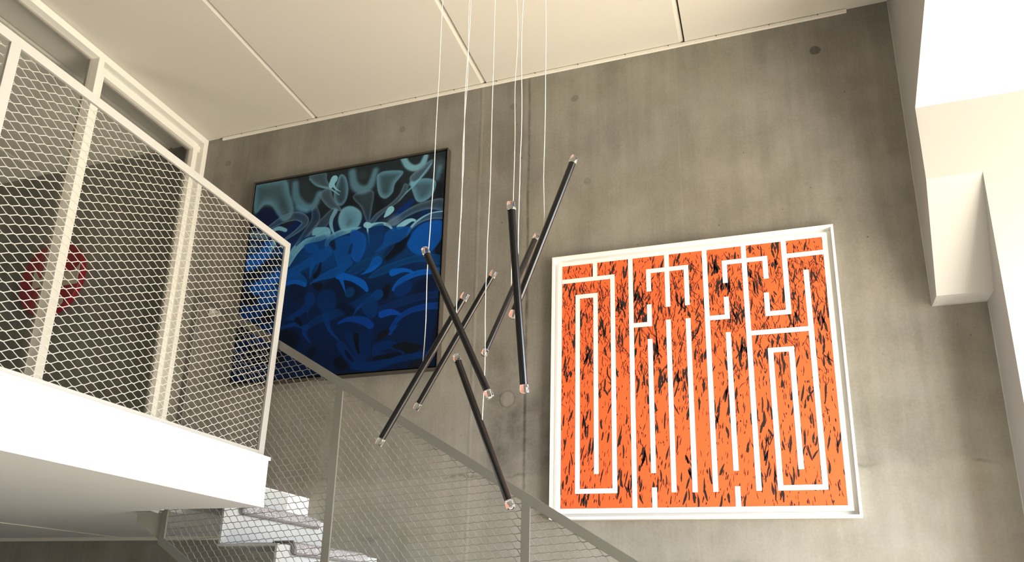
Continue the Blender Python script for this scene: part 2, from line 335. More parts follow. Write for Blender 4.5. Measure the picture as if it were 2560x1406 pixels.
# ================================================================== RAILINGS
def clip_seg(p, q, poly):                                   # convex polygon, counter-clockwise
    t0, t1 = 0.0, 1.0; d = (q[0] - p[0], q[1] - p[1])
    for i in range(len(poly)):
        a, b = poly[i], poly[(i + 1) % len(poly)]; n = (-(b[1] - a[1]), b[0] - a[0])
        s = (p[0] - a[0]) * n[0] + (p[1] - a[1]) * n[1]; e = d[0] * n[0] + d[1] * n[1]
        if abs(e) < 1e-12:
            if s < 0: return None
        else:
            t = -s / e
            if e > 0: t0 = max(t0, t)
            else: t1 = min(t1, t)
            if t0 >= t1: return None
    return ((p[0] + d[0] * t0, p[1] + d[1] * t0), (p[0] + d[0] * t1, p[1] + d[1] * t1))
def expanded_metal(poly, O, U, V, N, lw, sw, ang, wid, thick, tilt, phase=(0, 0)):
    """diamond mesh in the plane O + u U + v V, long diagonal lw at angle ang"""
    mb = MB(); ar = sum(poly[i][0] * poly[(i + 1) % len(poly)][1] - poly[(i + 1) % len(poly)][0] * poly[i][1] for i in range(len(poly)))
    if ar < 0: poly = poly[::-1]
    ca, sa_ = math.cos(ang), math.sin(ang); L = (ca, sa_); S = (-sa_, ca)
    O, U, V, N = Vector(O), Vector(U), Vector(V), Vector(N)
    u0 = min(p[0] for p in poly); u1 = max(p[0] for p in poly); v0 = min(p[1] for p in poly); v1 = max(p[1] for p in poly)
    rad = math.hypot(u1 - u0, v1 - v0) / 2 + lw; cu, cv = (u0 + u1) / 2, (v0 + v1) / 2
    bond = .15 * lw
    Sd = (U * S[0] + V * S[1]); face_n = (N * math.cos(tilt) + Sd * math.sin(tilt)).normalized()
    def bar(p, q, wd, th):
        r = clip_seg(p, q, poly)
        if not r: return
        a = O + U * r[0][0] + V * r[0][1]; b = O + U * r[1][0] + V * r[1][1]; t = b - a
        if t.length < .002: return
        t.normalize(); w_ = face_n.cross(t).normalized() * wd / 2; h_ = t.cross(w_).normalized() * th / 2
        mb.add([a - w_ - h_, a + w_ - h_, a + w_ + h_, a - w_ + h_, b - w_ - h_, b + w_ - h_, b + w_ + h_, b - w_ + h_],
               [(0, 1, 5, 4), (1, 2, 6, 5), (2, 3, 7, 6), (3, 0, 4, 7), (3, 2, 1, 0), (4, 5, 6, 7)])
    ni = int(rad / (lw / 2)) + 2; nj = int(rad / (sw / 2)) + 2
    cu = round(cu / lw) * lw + phase[0]; cv = cv + phase[1]
    for i in range(-ni, ni + 1):
        for j in range(-nj, nj + 1):
            if (i + j) % 2: continue
            a, b = i * lw / 2, j * sw / 2
            c = (cu + L[0] * a + S[0] * b, cv + L[1] * a + S[1] * b)
            if abs(c[0] - cu) > rad or abs(c[1] - cv) > rad: continue
            def pt(da, db): return (c[0] + L[0] * da + S[0] * db, c[1] + L[1] * da + S[1] * db)
            bar(pt(-bond / 2, 0), pt(bond / 2, 0), wid * 1.35, thick * 1.3)
            bar(pt(bond / 2 - .001, 0), pt(lw / 2 - bond / 2 + .001, sw / 2), wid, thick)
            bar(pt(bond / 2 - .001, 0), pt(lw / 2 - bond / 2 + .001, -sw / 2), wid, thick)
    return mb

# gallery railing: plane x = RX, runs along y
RX = -2.3008
rail = empty('guard_railing', (RX, 1.5, SLAB_Z1), 'pale grey mesh guard railing standing on the gallery floor edge', 'railing')
zt = z(1.8245); z0r, z1r = z(.690), z(.713)
yposts = (-.050, 1.5155, 3.1045)
MB().box(RX - .006, -.07, zt - .037, RX + .006, 3.1290, zt).build('top_rail', M['steel'], rail, bevel=.0012)
MB().box(RX - .006, -.07, SLAB_Z1, RX + .006, 3.0645, z1r).build('bottom_rail', M['steel'], rail, bevel=.0012)
for y in yposts:
    y0, y1 = (y - .019, y + .019) if y < 3 else (3.0645, 3.1045)
    mb = MB()
    if y < 3: mb.box(RX - .006, y0, z1r, RX + .006, y1, zt - .037)
    else: mb.prism([(RX - .006, 3.0645, SLAB_Z1), (RX - .006, 3.1045, SLAB_Z1), (RX - .006, 3.1290, zt - .037), (RX - .006, 3.0890, zt - .037)], (.012, 0, 0), 0)
    mb.build('post', M['steel'], rail, bevel=.0012)
for (ya, yb) in ((-.031, 1.4965), (1.5345, 3.072)):
    e = .010 if yb > 3 else 0
    poly = [(ya - .004, z1r - .006), (yb + .000, z1r - .006), (yb + e * 2, zt - .033), (ya - .004, zt - .033)]
    expanded_metal(poly, (RX - .012, 0, 0), (0, 1, 0), (0, 0, 1), (1, 0, 0), 0.0742, .0346, 0, .0029, .0015, .45, (0,0)).build('wire_mesh_panel', M['meshw'], rail, recalc=False)

# stair railing: plane y = RY, slopes down to the right
RY = 3.1336; SLP = -.6085
def htop(x): return z(1.4698) + SLP * (x + 2.5947)
def hbot(x): return z(.3130) + SLP * (x + 2.8396)           # inner edge of the bottom rail
srail = empty('stair_railing', (-1.9, RY, z(.5)), 'grey mesh stair railing sloping down in front of the concrete wall', 'railing')
y0, y1 = RY - .005, RY + .005
XA, XB = -2.872, 1.0
D_ = .0468
def slopebar(fa, x0, x1, dz, name):
    MB().prism([(x0, y0, fa(x0)), (x1, y0, fa(x1)), (x1, y0, fa(x1) - dz), (x0, y0, fa(x0) - dz)], (0, y1 - y0, 0), 1).build(name, M['stairsteel'], srail, bevel=.001)
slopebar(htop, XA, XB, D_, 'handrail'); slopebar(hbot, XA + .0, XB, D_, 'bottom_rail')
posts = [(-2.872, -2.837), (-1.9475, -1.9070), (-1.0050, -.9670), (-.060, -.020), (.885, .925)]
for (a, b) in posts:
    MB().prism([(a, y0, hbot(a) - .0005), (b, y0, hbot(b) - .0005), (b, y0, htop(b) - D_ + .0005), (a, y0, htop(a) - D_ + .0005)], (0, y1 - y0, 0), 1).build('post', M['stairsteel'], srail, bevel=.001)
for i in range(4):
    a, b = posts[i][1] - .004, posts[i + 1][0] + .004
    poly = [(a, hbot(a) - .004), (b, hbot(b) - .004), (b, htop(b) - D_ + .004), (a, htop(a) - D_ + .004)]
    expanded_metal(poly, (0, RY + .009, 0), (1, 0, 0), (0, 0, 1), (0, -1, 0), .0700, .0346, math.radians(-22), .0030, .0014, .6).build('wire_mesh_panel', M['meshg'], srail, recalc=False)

# ================================================================== STAIR
X1, RUN, RISE, T1 = -2.845, .3215, .197, z(.484)
SY0, SY1 = 3.150, 4.130
st = empty('staircase', (X1, SY0, T1), 'white folded-plate stair descending behind the grey mesh railing', 'stairs')
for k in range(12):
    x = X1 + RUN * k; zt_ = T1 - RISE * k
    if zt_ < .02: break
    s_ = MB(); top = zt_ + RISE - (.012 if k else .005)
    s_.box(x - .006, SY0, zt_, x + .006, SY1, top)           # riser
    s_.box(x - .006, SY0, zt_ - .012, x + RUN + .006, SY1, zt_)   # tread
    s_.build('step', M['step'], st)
pz = z(.4365)
MB().prism([(-3.035, SY0 - .012, pz), (-3.028, SY0 - .012, z(.397)), (-2.874, SY0 - .012, z(.304)), (-2.874, SY0 - .012, pz)], (0, .010, 0), 1).build('stringer_plate', M['plate'], st)
MB().prism([(-2.958, SY0 - .016, SLAB_Z0 + .001), (-2.906, SY0 - .016, SLAB_Z0 - .012), (-2.896, SY0 - .016, SLAB_Z0 + .001)], (0, .006, 0), 1).build('bright_sliver_wedge', M['slabface'], st)  # white wedge added to stand for a bright sliver of light
def stair_mat(k, label):
    x = X1 + RUN * k; zt_ = T1 - RISE * k + .0012; n = x + RUN + .006
    prof = [(x + .02, zt_)]; th = .016
    outer = [(x + .02, zt_ + th)]
    for a in range(0, 7):
        an = math.radians(90 - 15 * a); outer.append((n - .002 + .030 * math.cos(an), zt_ - .012 + (.012 + th) * math.sin(an)))
    outer += [(n + .027, zt_ - .034), (n + .020, zt_ - .046), (n + .0035, zt_ - .044), (n + .0035, zt_)]
    P3 = prof + outer
    mb = MB(); ya, yb, rr = 3.262, 3.968, .035; N_ = 22
    ys = [ya + (yb - ya) * j / N_ for j in range(N_ + 1)]
    rings = []
    for j, y in enumerate(ys):
        sh = 1.0; e = min(y - ya, yb - y); sh = .55 + .45 * min(1, e / rr) ** .5 if e < rr else 1
        ring = []
        for (px, pz_) in P3:
            cx = x + .02 + (n - x) * .5; jit = random.uniform(-.0012, .0012)
            q = zt_ + (pz_ - zt_) * (sh if pz_ > zt_ else (.6 + .4 * sh)) + (jit if pz_ > zt_ + .004 else 0)
            ring.append((px, y, q))
        rings.append(ring)
    nn = len(P3); vs = [p for g in rings for p in g]; fs = [tuple(range(nn - 1, -1, -1)), tuple(range(N_ * nn, N_ * nn + nn))]
    for j in range(N_):
        for i in range(nn): fs.append((j * nn + i, j * nn + (i + 1) % nn, (j + 1) * nn + (i + 1) % nn, (j + 1) * nn + i))
    mb.add(vs, fs)
    mo = mb.build('stair_mat', M['mat'], loc=(x + RUN / 2, 3.615, zt_), smooth=True)
    eb = MB().tube([(n + .021, ya + .004, zt_ - .040), (n + .021, yb - .010, zt_ - .040)], .0085, 10).tube([(n + .021, ya - .001, zt_ - .040), (n + .028, ya - .003, zt_ - .014), (n + .012, ya - .003, zt_ + .016), (n - .10, ya - .003, zt_ + .014)], .007, 8)
    eb.build('edge_binding', M['binding'], mo, smooth=True)
    tag(mo, label, 'stair mat', 'fuzzy mats on the stair treads')
random.seed(5)
stair_mat(0, 'speckled white stair mat on the upper tread, partly behind the slab corner')
stair_mat(1, 'speckled white stair mat on the lower tread, crossed by a stair railing post')

# ================================================================== (.95,.125,.027) PRINT
K = .0068; OC = Vector((-.405, WALL, z(1.3365)))
op = empty('framed_print', OC, 'large square orange and black maze print in a white frame on the concrete wall', 'framed artwork')
def OP(x, y, zz): return (OC.x + x + K * zz, y, OC.z + zz - K * x)       # hangs a touch out of level
def orect(mb, x0, z0, x1, z1, ya, yb):
    mb.prism([OP(x0, ya, z0), OP(x1, ya, z0), OP(x1, ya, z1), OP(x0, ya, z1)], (0, yb - ya, 0), 1)
F = .820; LP = .0135; fy = WALL - .050
mb = MB()
for (a, b, c, d) in ((-F, -F, F, -F + LP), (-F, F - LP, F, F), (-F, -F + LP, -F + LP, F - LP), (F - LP, -F + LP, F, F - LP)): orect(mb, a, b, c, d, fy, WALL - .001)
mb.build('frame', M['oframe'], op)
mb = MB(); orect(mb, -F + LP, -F + LP, F - LP, F - LP, WALL - .012, WALL - .002); mb.build('backing_board', M['oframe'], op)
PY = WALL - .030; mb = MB(); orect(mb, -.785, -.786, .785, .785, PY, WALL - .012)
mb.build('print_panel', M['panelw'], op)
LINES = [(-0.563,0.653,-0.535,0.758),(-0.758,0.639,-0.428,0.667),(-0.455,-0.673,-0.427,0.667),(-0.672,-0.674,-0.428,-0.646),(-0.672,-0.674,-0.644,0.556),(-0.672,0.528,-0.533,0.556),(-0.561,-0.563,-0.533,0.556),(-0.344,-0.759,-0.316,0.758),(-0.126,0.421,-0.098,0.759),(-0.236,0.648,0.014,0.676),(-0.236,0.53,-0.208,0.676),(-0.014,0.419,0.014,0.676),(-0.236,0.308,-0.208,0.447),(-0.33,0.308,-0.208,0.336),(-0.236,-0.566,-0.208,0.229),(-0.127,-0.675,-0.099,0.34),(-0.014,-0.677,0.014,0.337),(-0.234,-0.758,-0.206,-0.646),(0.095,-0.677,0.123,0.759),(0.109,0.312,0.234,0.34),(0.206,0.312,0.234,0.449),(0.206,0.535,0.234,0.678),(0.206,0.65,0.459,0.678),(0.431,0.536,0.459,0.678),(0.317,-0.675,0.345,0.758),(0.206,-0.565,0.234,0.231),(0.208,-0.762,0.236,-0.649),(0.537,0.308,0.565,0.764),(0.426,0.308,0.565,0.336),(0.426,0.308,0.454,0.451),(0.55,0.649,0.758,0.677),(0.331,0.2,0.66,0.228),(0.645,-0.676,0.673,0.566),(0.426,-0.676,0.673,-0.648),(0.426,-0.676,0.454,0.118),(0.426,0.09,0.563,0.118),(0.535,-0.566,0.563,0.118)]
pm = MB(); HP = .7575
def quad(x0, z0, x1, z1, y): pm.add([OP(x0, y, z0), OP(x1, y, z0), OP(x1, y, z1), OP(x0, y, z1)], [(0, 1, 2, 3)])
pm.cur = 0; quad(-HP, -HP, HP, HP, PY - .0006)
pm.cur = 2
for q_, (a, b, c, d) in enumerate(LINES):
    quad(max(a, -HP), max(b, -HP), min(c, HP), min(d, HP), PY - .0018 - q_ * 1e-5)
pm.cur = 1; random.seed(11)
def sliver(x, zz, ln, wd, an, bend=0):
    """brush tick: pointed at one end, blunt at the other"""
    n = 6; L_ = []; R_ = []
    for i in range(n + 1):
        t = i / n; w_ = wd * (math.sin(math.pi * min(1, t * .85 + .13)) ** .8) * (1 + random.uniform(-.25, .25)); o_ = bend * math.sin(math.pi * t)
        cx = x + (t - .5) * ln * math.sin(an) + o_; cz = zz + (t - .5) * ln * math.cos(an)
        L_.append((cx - w_ / 2, cz)); R_.append((cx + w_ / 2, cz))
    ply = L_ + R_[::-1]; ply = [(min(max(a, -HP), HP), min(max(b, -HP), HP)) for a, b in ply]
    o = len(pm.v); pm.v += [OP(a, PY - .0012 - SL[0] * 2e-8, b) for a, b in ply]; SL[0] += 1
    m_ = len(L_)
    for i in range(m_ - 1): pm.f.append((o + i, o + 2 * m_ - 1 - i, o + 2 * m_ - 2 - i, o + i + 1)); pm.mi.append(pm.cur)
SL = [0]
def dens(zz): return 1.0 if zz > .2 else (.8 if zz > -.1 else .55)
for _ in range(3600):                                        # fine ticks over the whole sheet
    x = random.uniform(-HP, HP); zz = random.uniform(-HP, HP)
    if random.random() > dens(zz): continue
    up = zz > .15
    ln = random.choice((.014, .02, .028, .04)) * random.uniform(.7, 1.3); wd = random.choice((.0025, .0035, .005)) * random.uniform(.7, 1.3)
    an = random.gauss(.12 if x < .3 else -.02, .30 if up else .13)
    sliver(x, zz, ln, wd, an, random.uniform(-.002, .002))
for _ in range(330):                                         # long heavy ticks
    x = random.uniform(-HP, HP); zz = random.uniform(-HP, HP)
    sliver(x, zz, random.uniform(.045, .10), random.uniform(.007, .014), random.gauss(.06, .15), random.uniform(-.004, .004))
for _ in range(520):                                         # branching scratches in the upper half
    x = random.uniform(-HP, HP); zz = random.triangular(-.15, HP, .6); an = random.gauss(.15 if random.random() < .6 else -.35, .35)
    for s_ in range(random.randint(2, 4)):
        l_ = random.uniform(.02, .05); sliver(x, zz, l_, random.uniform(.0025, .005), an); x -= l_ * .85 * math.sin(an); zz -= l_ * .85 * math.cos(an); an += random.gauss(0, .4)
for (bx, bz, br, q) in ((-.66, .40, .05, 10), (-.60, .16, .05, 9), (-.40, .45, .05, 9), (-.29, .51, .06, 14), (-.27, .40, .06, 14), (-.18, .16, .05, 12), (-.16, .02, .05, 10), (-.06, -.06, .06, 7), (.165, .655, .04, 16), (.22, .545, .05, 14), (.28, .33, .06, 12), (.3, .12, .04, 9), (.21, .05, .05, 6), (-.44, .02, .04, 8), (-.33, -.2, .05, 6), (.5, .64, .05, 10), (.45, .40, .05, 9), (.66, .47, .05, 9), (.72, .25, .06, 9), (.73, .08, .05, 6), (-.03, -.55, .05, 8), (.38, -.42, .06, 12), (.41, -.6, .05, 9), (-.28, -.50, .05, 8), (-.62, -.25, .05, 7), (.12, -.28, .05, 6), (.2, -.12, .05, 7), (-.38, -.62, .06, 7), (.62, -.15, .05, 6), (.58, .30, .05, 8), (.10, .10, .05, 8), (-.50, .33, .05, 6), (.05, .30, .05, 8), (-.73, .05, .04, 6), (.36, .55, .05, 9), (-.05, .45, .05, 7)):
    for _ in range(q): sliver(bx + random.gauss(0, br * .32), bz + random.gauss(0, br * .75), random.uniform(.03, .09), random.uniform(.006, .013), random.gauss(.08, .3))
pm.build('maze_print', [M['orange'], M['ink'], M['panelw']], op, recalc=False)

# ================================================================== BLUE PAINTING
bl = empty('framed_painting', (-2.779, WALL, z(2.2965)), 'large square blue and teal spray painting in a dark frame, left of the pendants', 'framed artwork')
bx0, bx1, bz0, bz1 = -3.584, -1.975, z(1.487), z(3.1065); by = 4.345; lp = .0065
mb = MB()
for (a, b, c, d) in ((bx0, bz0, bx1, bz0 + lp), (bx0, bz1 - lp, bx1, bz1), (bx0, bz0 + lp, bx0 + lp, bz1 - lp), (bx1 - lp, bz0 + lp, bx1, bz1 - lp)): mb.box(a, by, b, c, WALL - .001, d)
mb.build('frame', M['bframe'], bl)
MB().box(bx0 + lp, by + .030, bz0 + lp, bx1 - lp, WALL - .002, bz1 - lp).build('frame_backing', M['gapb'], bl)
cx0, cx1, cz0, cz1 = -3.566, -1.994, z(1.507), z(3.086)
STROKES=[
([(129,12,71.1),(86,73,60.9)],(74,92,96),0.5,81.1,0,0,0.0),
([(268,75,49.5),(303,119,39.2)],(44,56,58),0.8,49.0,0,0,0.0),
([(232,20,12.0),(254,168,25.5)],(20,26,30),0.7,25.5,0,0,0.0),
([(486,205,37.9),(402,135,19.3)],(20,26,30),0.6,38.6,0,0,0.0),
([(529,156,34.1),(570,191,18.8)],(20,26,30),0.85,28.1,0,0,0.0),
([(665,169,14.9),(685,237,23.9),(668,261,9.2)],(20,26,30),0.85,23.8,0,0,0.0),
([(768,131,20.2),(745,192,12.8)],(20,26,30),0.6,23.8,0,0,0.0),
([(979,177,23.1),(977,221,19.4)],(20,26,30),0.85,30.0,0,0,0.0),
([(969,66,36.1)],(74,92,96),0.6,45.1,0,0,0.0),
([(69,178,44.2),(136,226,43.5),(35,230,30.1)],(8,26,58),1,26.1,0,0,0.0),
([(271,190,35.1),(343,220,28.9)],(8,26,58),0.9,25.0,0,0,0.0),
([(260,264,38.8),(194,292,19.5)],(4,34,78),0.95,19.5,0,0,0.0),
([(821,249,21.6),(787,271,16.2),(846,226,14.4)],(4,44,104),0.95,12.6,0,0,0.0),
([(717,305,19.9),(772,313,14.4)],(44,56,66),0.8,16.2,0,0,0.0),
([(911,290,17.7),(981,301,12.2)],(4,40,88),0.9,8.7,0,0,0.0),
([(7,-7,0.0),(157,-7,0.0),(201,83,0.0),(230,160,0.0),(220,209,0.0),(178,221,0.0),(140,179,0.0),(106,133,0.0),(63,119,0.0),(12,154,0.0),(-12,28,0.0)],(118,176,194),0.66,16.5,0.72,1,35.1),
([(184,169,15.8)],(74,92,96),0.55,23.8,0,0,0.0),
([(225,31,18.0),(240,109,21.8),(288,166,23.4),(339,165,19.4),(362,108,15.6)],(118,176,194),0.6,25.3,0,0,0.0),
([(247,167,17.7),(300,183,15.6)],(118,176,194),0.4,29.2,0,0,0.0),
([(297,0,0.0),(384,-2,0.0),(398,39,0.0),(420,85,0.0),(385,83,0.0),(335,49,0.0)],(104,134,148),0.7,4.9,0.45,1,13.8),
([(301,19,4.0),(346,61,4.9),(417,88,5.8)],(118,176,194),0.6,5.8,0,0,0.0),
([(447,95,0.0),(465,27,0.0),(497,42,0.0),(517,107,0.0),(512,163,0.0),(488,189,0.0),(460,175,0.0),(443,137,0.0)],(118,176,194),0.7,7.7,0.7,1,15.4),
([(364,102,0.0),(417,88,0.0),(442,142,0.0),(492,214,0.0),(428,194,0.0),(380,143,0.0)],(104,134,148),0.75,3.9,0.4,1,11.6),
([(429,40,0.0),(437,41,17.5),(424,68,13.6),(424,80,9.7)],(142,198,210),0.98,2.9,0,0,0.0),
([(435,74,7.8),(448,94,3.9),(477,116,1.0)],(142,198,210),0.95,2.4,0,0,0.0),
([(419,89,4.8),(471,131,2.4)],(118,176,194),0.9,3.8,0,0,0.0),
([(530,24,19.2),(548,92,21.0),(588,125,22.6),(630,110,18.8),(652,36,15.1)],(118,176,194),0.6,24.6,0,0,0.0),
([(585,48,24.8)],(52,64,64),0.7,28.6,0,0,0.0),
([(661,76,0.0),(677,160,0.0),(712,190,0.0),(748,167,0.0),(758,122,0.0),(795,68,0.0),(730,50,0.0),(679,51,0.0)],(118,176,194),0.72,7.5,0.6,1,20.7),
([(707,145,12.0)],(60,76,80),0.85,11.1,0,0,0.0),
([(790,-2,14.9),(816,40,16.6),(850,59,16.5),(885,49,16.5),(902,9,12.8)],(142,198,210),0.8,14.7,0,0,0.0),
([(829,103,0.0),(876,63,0.0),(937,30,0.0),(919,84,0.0),(874,129,0.0),(846,147,0.0)],(104,134,148),0.8,3.6,0.4,1,14.5),
([(933,50,2.7),(868,130,4.5),(819,175,3.6),(781,212,1.8)],(118,176,194),0.85,3.2,0,0,0.0),
([(840,136,12.7)],(118,176,194),0.8,12.7,0,0,0.0),
([(840,136,0.0),(897,119,0.0),(956,142,0.0),(952,197,0.0),(919,231,0.0),(876,233,0.0),(851,189,0.0)],(118,176,194),0.75,7.2,0.5,1,23.5),
([(964,129,12.5),(974,76,10.8)],(118,176,194),0.4,21.6,0,0,0.0),
([(544,154,0.0),(597,130,0.0),(651,145,0.0),(650,222,0.0),(641,301,0.0),(627,295,0.0),(593,218,0.0)],(104,134,148),0.62,4.7,0.62,1,8.4),
([(638,304,0.0),(670,260,0.0),(734,223,0.0),(782,181,0.0),(804,130,0.0),(825,150,0.0),(793,209,0.0),(735,245,0.0),(690,279,0.0),(656,316,0.0)],(104,134,148),0.72,3.6,0.5,1,7.3),
([(626,307,13.8),(641,313,13.7)],(142,198,210),0.97,2.7,0,0,0.0),
([(636,317,11.0),(690,312,8.2),(735,324,7.2),(762,353,3.6)],(142,198,210),0.95,2.7,0,0,0.0),
([(634,324,4.6),(650,402,1.8)],(142,198,210),0.95,2.3,0,0,0.0),
([(744,251,18.2),(732,266,13.6),(717,281,4.5)],(142,198,210),0.97,2.7,0,0,0.0),
([(793,343,13.4),(826,325,13.4),(852,318,8.0),(868,323,5.3)],(142,198,210),0.97,2.7,0,0,0.0),
([(767,308,30.6)],(110,132,168),0.5,32.4,0,0,0.0),
([(722,320,0.0),(787,282,0.0),(865,246,0.0),(934,234,0.0),(1000,237,0.0),(1003,291,0.0),(919,277,0.0),(833,298,0.0),(773,331,0.0)],(104,134,148),0.68,3.6,0.5,1,10.8),
([(831,398,3.5),(852,356,7.9),(896,325,12.3),(947,312,16.7),(1004,315,20.0)],(104,134,148),0.85,2.6,0.5,0,0.0),
([(832,398,3.5),(847,360,5.3),(879,328,4.4),(938,300,2.6),(1004,298,2.6)],(142,198,210),0.85,2.6,0,0,0.0),
([(478,255,0.0),(496,207,0.0),(542,200,0.0),(590,233,0.0),(601,274,0.0),(581,316,0.0),(535,328,0.0),(496,310,0.0)],(118,176,194),0.88,11.2,0.25,1,37.3),
([(535,288,13.0),(540,274,9.3)],(74,92,96),0.5,16.8,0,0,0.0),
([(601,315,0.0),(554,333,0.0),(500,345,0.0),(456,361,0.0),(441,384,0.0),(463,426,0.0),(432,406,0.0),(419,370,0.0),(435,337,0.0),(469,321,0.0),(515,311,0.0)],(118,176,194),0.9,2.8,0.3,1,13.0),
([(460,212,11.4),(442,256,10.4),(448,296,7.5),(469,339,3.7)],(118,176,194),0.92,3.7,0,0,0.0),
([(110,243,11.9),(184,211,21.7),(255,207,22.5),(303,242,19.3),(266,283,12.6),(187,326,5.8)],(104,134,148),0.85,3.4,0.55,0,0.0),
([(123,264,7.9),(160,256,10.8),(200,272,8.8)],(118,176,194),0.97,3.4,0,0,0.0),
([(348,188,17.4),(356,245,24.9),(311,313,21.0),(248,392,11.5)],(104,134,148),0.6,5.7,0.55,0,0.0),
([(449,216,22.8),(401,264,26.6),(337,323,19.0),(261,405,9.5)],(104,134,148),0.65,5.7,0.5,0,0.0),
([(370,306,24.7),(420,306,17.0),(431,320,15.0)],(118,176,194),0.92,3.8,0,0,0.0),
([(233,449,15.2),(267,383,22.9),(320,345,18.1),(404,337,16.0),(433,323,13.2)],(118,176,194),0.9,3.3,0.2,0,0.0),
([(267,358,3.8),(316,328,3.8),(364,324,2.8)],(4,40,90),0.9,2.8,0,0,0.0),
([(-2,263,14.0),(93,281,23.7)],(104,134,148),0.7,13.8,0,0,0.0),
([(139,331,15.6),(123,375,11.7)],(118,176,194),0.85,7.8,0,0,0.0),
([(29,334,19.8)],(104,134,148),0.5,19.8,0,0,0.0),
([(489,425,82.9),(374,409,65.6)],(0,60,122),0.7,56.2,0,0,0.0),
([(616,407,54.4)],(0,58,116),0.6,45.3,0,0,0.0),
([(798,432,35.3),(748,477,21.2),(840,403,17.6)],(6,12,22),0.88,26.4,0,0,0.0),
([(983,423,22.3),(991,493,20.4)],(6,12,22),0.85,25.5,0,0,0.0),
([(488,601,54.0),(582,629,44.3)],(2,22,50),0.85,35.4,0,0,0.0),
([(298,588,55.6),(320,528,18.6)],(4,24,52),0.8,37.2,0,0,0.0),
([(925,661,50.4),(973,617,25.2)],(4,20,48),0.85,33.5,0,0,0.0),
([(744,657,22.4),(759,625,13.8)],(6,12,22),0.85,15.6,0,0,0.0),
([(856,526,34.5)],(4,34,74),0.7,25.9,0,0,0.0),
([(841,416,0.0),(889,353,0.0),(966,336,0.0),(1007,358,0.0),(1001,426,0.0),(949,487,0.0),(889,489,0.0),(846,452,0.0)],(0,88,180),0.8,7.9,0.15,1,34.9),
([(682,451,0.0),(718,412,0.0),(730,361,0.0),(783,342,0.0),(854,357,0.0),(814,408,0.0),(749,429,0.0)],(0,74,146),0.85,3.6,0.2,1,26.6),
([(552,325,0.0),(619,353,0.0),(635,409,0.0),(612,478,0.0),(585,482,0.0),(558,434,0.0)],(0,88,180),0.72,5.5,0.3,1,21.9),
([(635,409,0.0),(696,382,0.0),(719,332,0.0),(699,311,0.0),(646,330,0.0)],(0,56,110),0.7,5.5,0.3,1,18.2),
([(465,372,0.0),(547,352,0.0),(567,435,0.0),(539,529,0.0),(519,544,0.0),(492,479,0.0)],(0,74,146),0.75,4.6,0.25,1,27.4),
([(694,496,26.6),(673,523,17.7),(646,540,7.1),(618,550,0.9)],(0,88,180),0.97,2.7,0,0,0.0),
([(533,545,0.0),(596,492,0.0),(684,460,0.0),(748,416,0.0),(776,433,0.0),(714,499,0.0),(627,533,0.0),(557,562,0.0)],(0,70,124),0.62,3.6,0.45,1,10.8),
([(657,571,0.0),(716,527,0.0),(803,504,0.0),(906,488,0.0),(1006,509,0.0),(1008,553,0.0),(917,526,0.0),(814,534,0.0),(728,565,0.0)],(0,74,134),0.66,3.5,0.45,1,12.2),
([(777,559,17.4),(824,554,10.4),(859,562,6.9),(878,573,3.4)],(0,88,180),0.97,2.6,0,0,0.0),
([(789,637,10.3),(820,603,13.7),(886,579,13.7),(945,576,12.7),(1009,578,15.1)],(0,88,180),0.92,2.5,0.15,0,0.0),
([(803,632,5.1),(826,619,1.7)],(0,88,180),0.95,2.1,0,0,0.0),
([(511,541,18.1),(575,561,14.3),(631,594,15.9),(657,628,7.9)],(0,88,180),0.96,3.1,0,0,0.0),
([(520,553,10.8),(538,594,5.4),(551,628,1.8)],(0,88,180),0.92,2.7,0,0,0.0),
([(362,563,1.8),(421,537,14.7),(489,521,23.7),(559,487,16.3)],(0,74,146),0.9,3.6,0.1,0,0.0),
([(235,509,0.0),(287,493,0.0),(335,528,0.0),(349,560,0.0),(335,576,0.0),(312,545,0.0),(238,536,0.0)],(0,74,146),0.85,3.8,0.1,1,18.8),
([(234,548,9.4),(284,543,10.3),(333,562,10.2)],(0,88,180),0.85,3.7,0,0,0.0),
([(228,485,0.0),(320,445,0.0),(374,409,0.0),(456,384,0.0),(473,413,0.0),(425,461,0.0),(343,479,0.0),(263,517,0.0)],(0,74,146),0.82,5.6,0.15,1,28.2),
([(367,453,16.8),(362,493,9.3),(359,535,1.8)],(0,74,146),0.92,3.7,0,0,0.0),
([(311,364,0.0),(369,363,0.0),(393,412,0.0),(335,404,0.0)],(0,74,146),0.7,7.5,0.1,1,28.3),
([(388,528,12.9),(403,503,9.2),(408,468,5.6)],(6,12,22),0.8,7.4,0,0,0.0),
([(411,582,20.1),(381,567,7.3)],(6,12,22),0.8,9.2,0,0,0.0),
([(460,376,14.9),(472,404,7.4)],(12,18,28),0.75,11.1,0,0,0.0),
([(554,434,9.1),(560,399,7.3)],(0,30,64),0.6,7.3,0,0,0.0),
([(572,628,24.8)],(0,56,104),0.8,5.3,0,0,0.0),
([(821,649,30.7),(846,635,29.0)],(0,44,100),0.85,6.8,0,0,0.0),
([(341,663,0.0),(350,608,0.0),(388,612,0.0),(397,656,0.0),(369,694,0.0),(378,743,0.0),(357,697,0.0),(307,729,0.0),(253,719,0.0),(310,687,0.0)],(0,46,102),0.92,3.7,0.1,1,27.4),
([(713,655,26.0),(675,672,17.4),(624,702,8.7),(599,738,1.7)],(0,54,116),0.97,2.6,0,0,0.0),
([(677,704,39.8),(690,735,25.8)],(0,46,100),0.85,6.0,0,0,0.0),
([(706,730,13.7),(808,707,17.0),(918,687,17.6),(1015,686,14.9)],(6,46,98),0.75,3.3,0.35,0,0.0),
([(739,748,17.1),(785,743,13.6),(834,760,3.4)],(0,64,150),0.97,2.5,0,0,0.0),
([(783,837,10.0),(810,785,11.8),(861,750,12.6),(937,736,14.1),(1017,737,16.4)],(0,56,130),0.9,2.5,0.2,0,0.0),
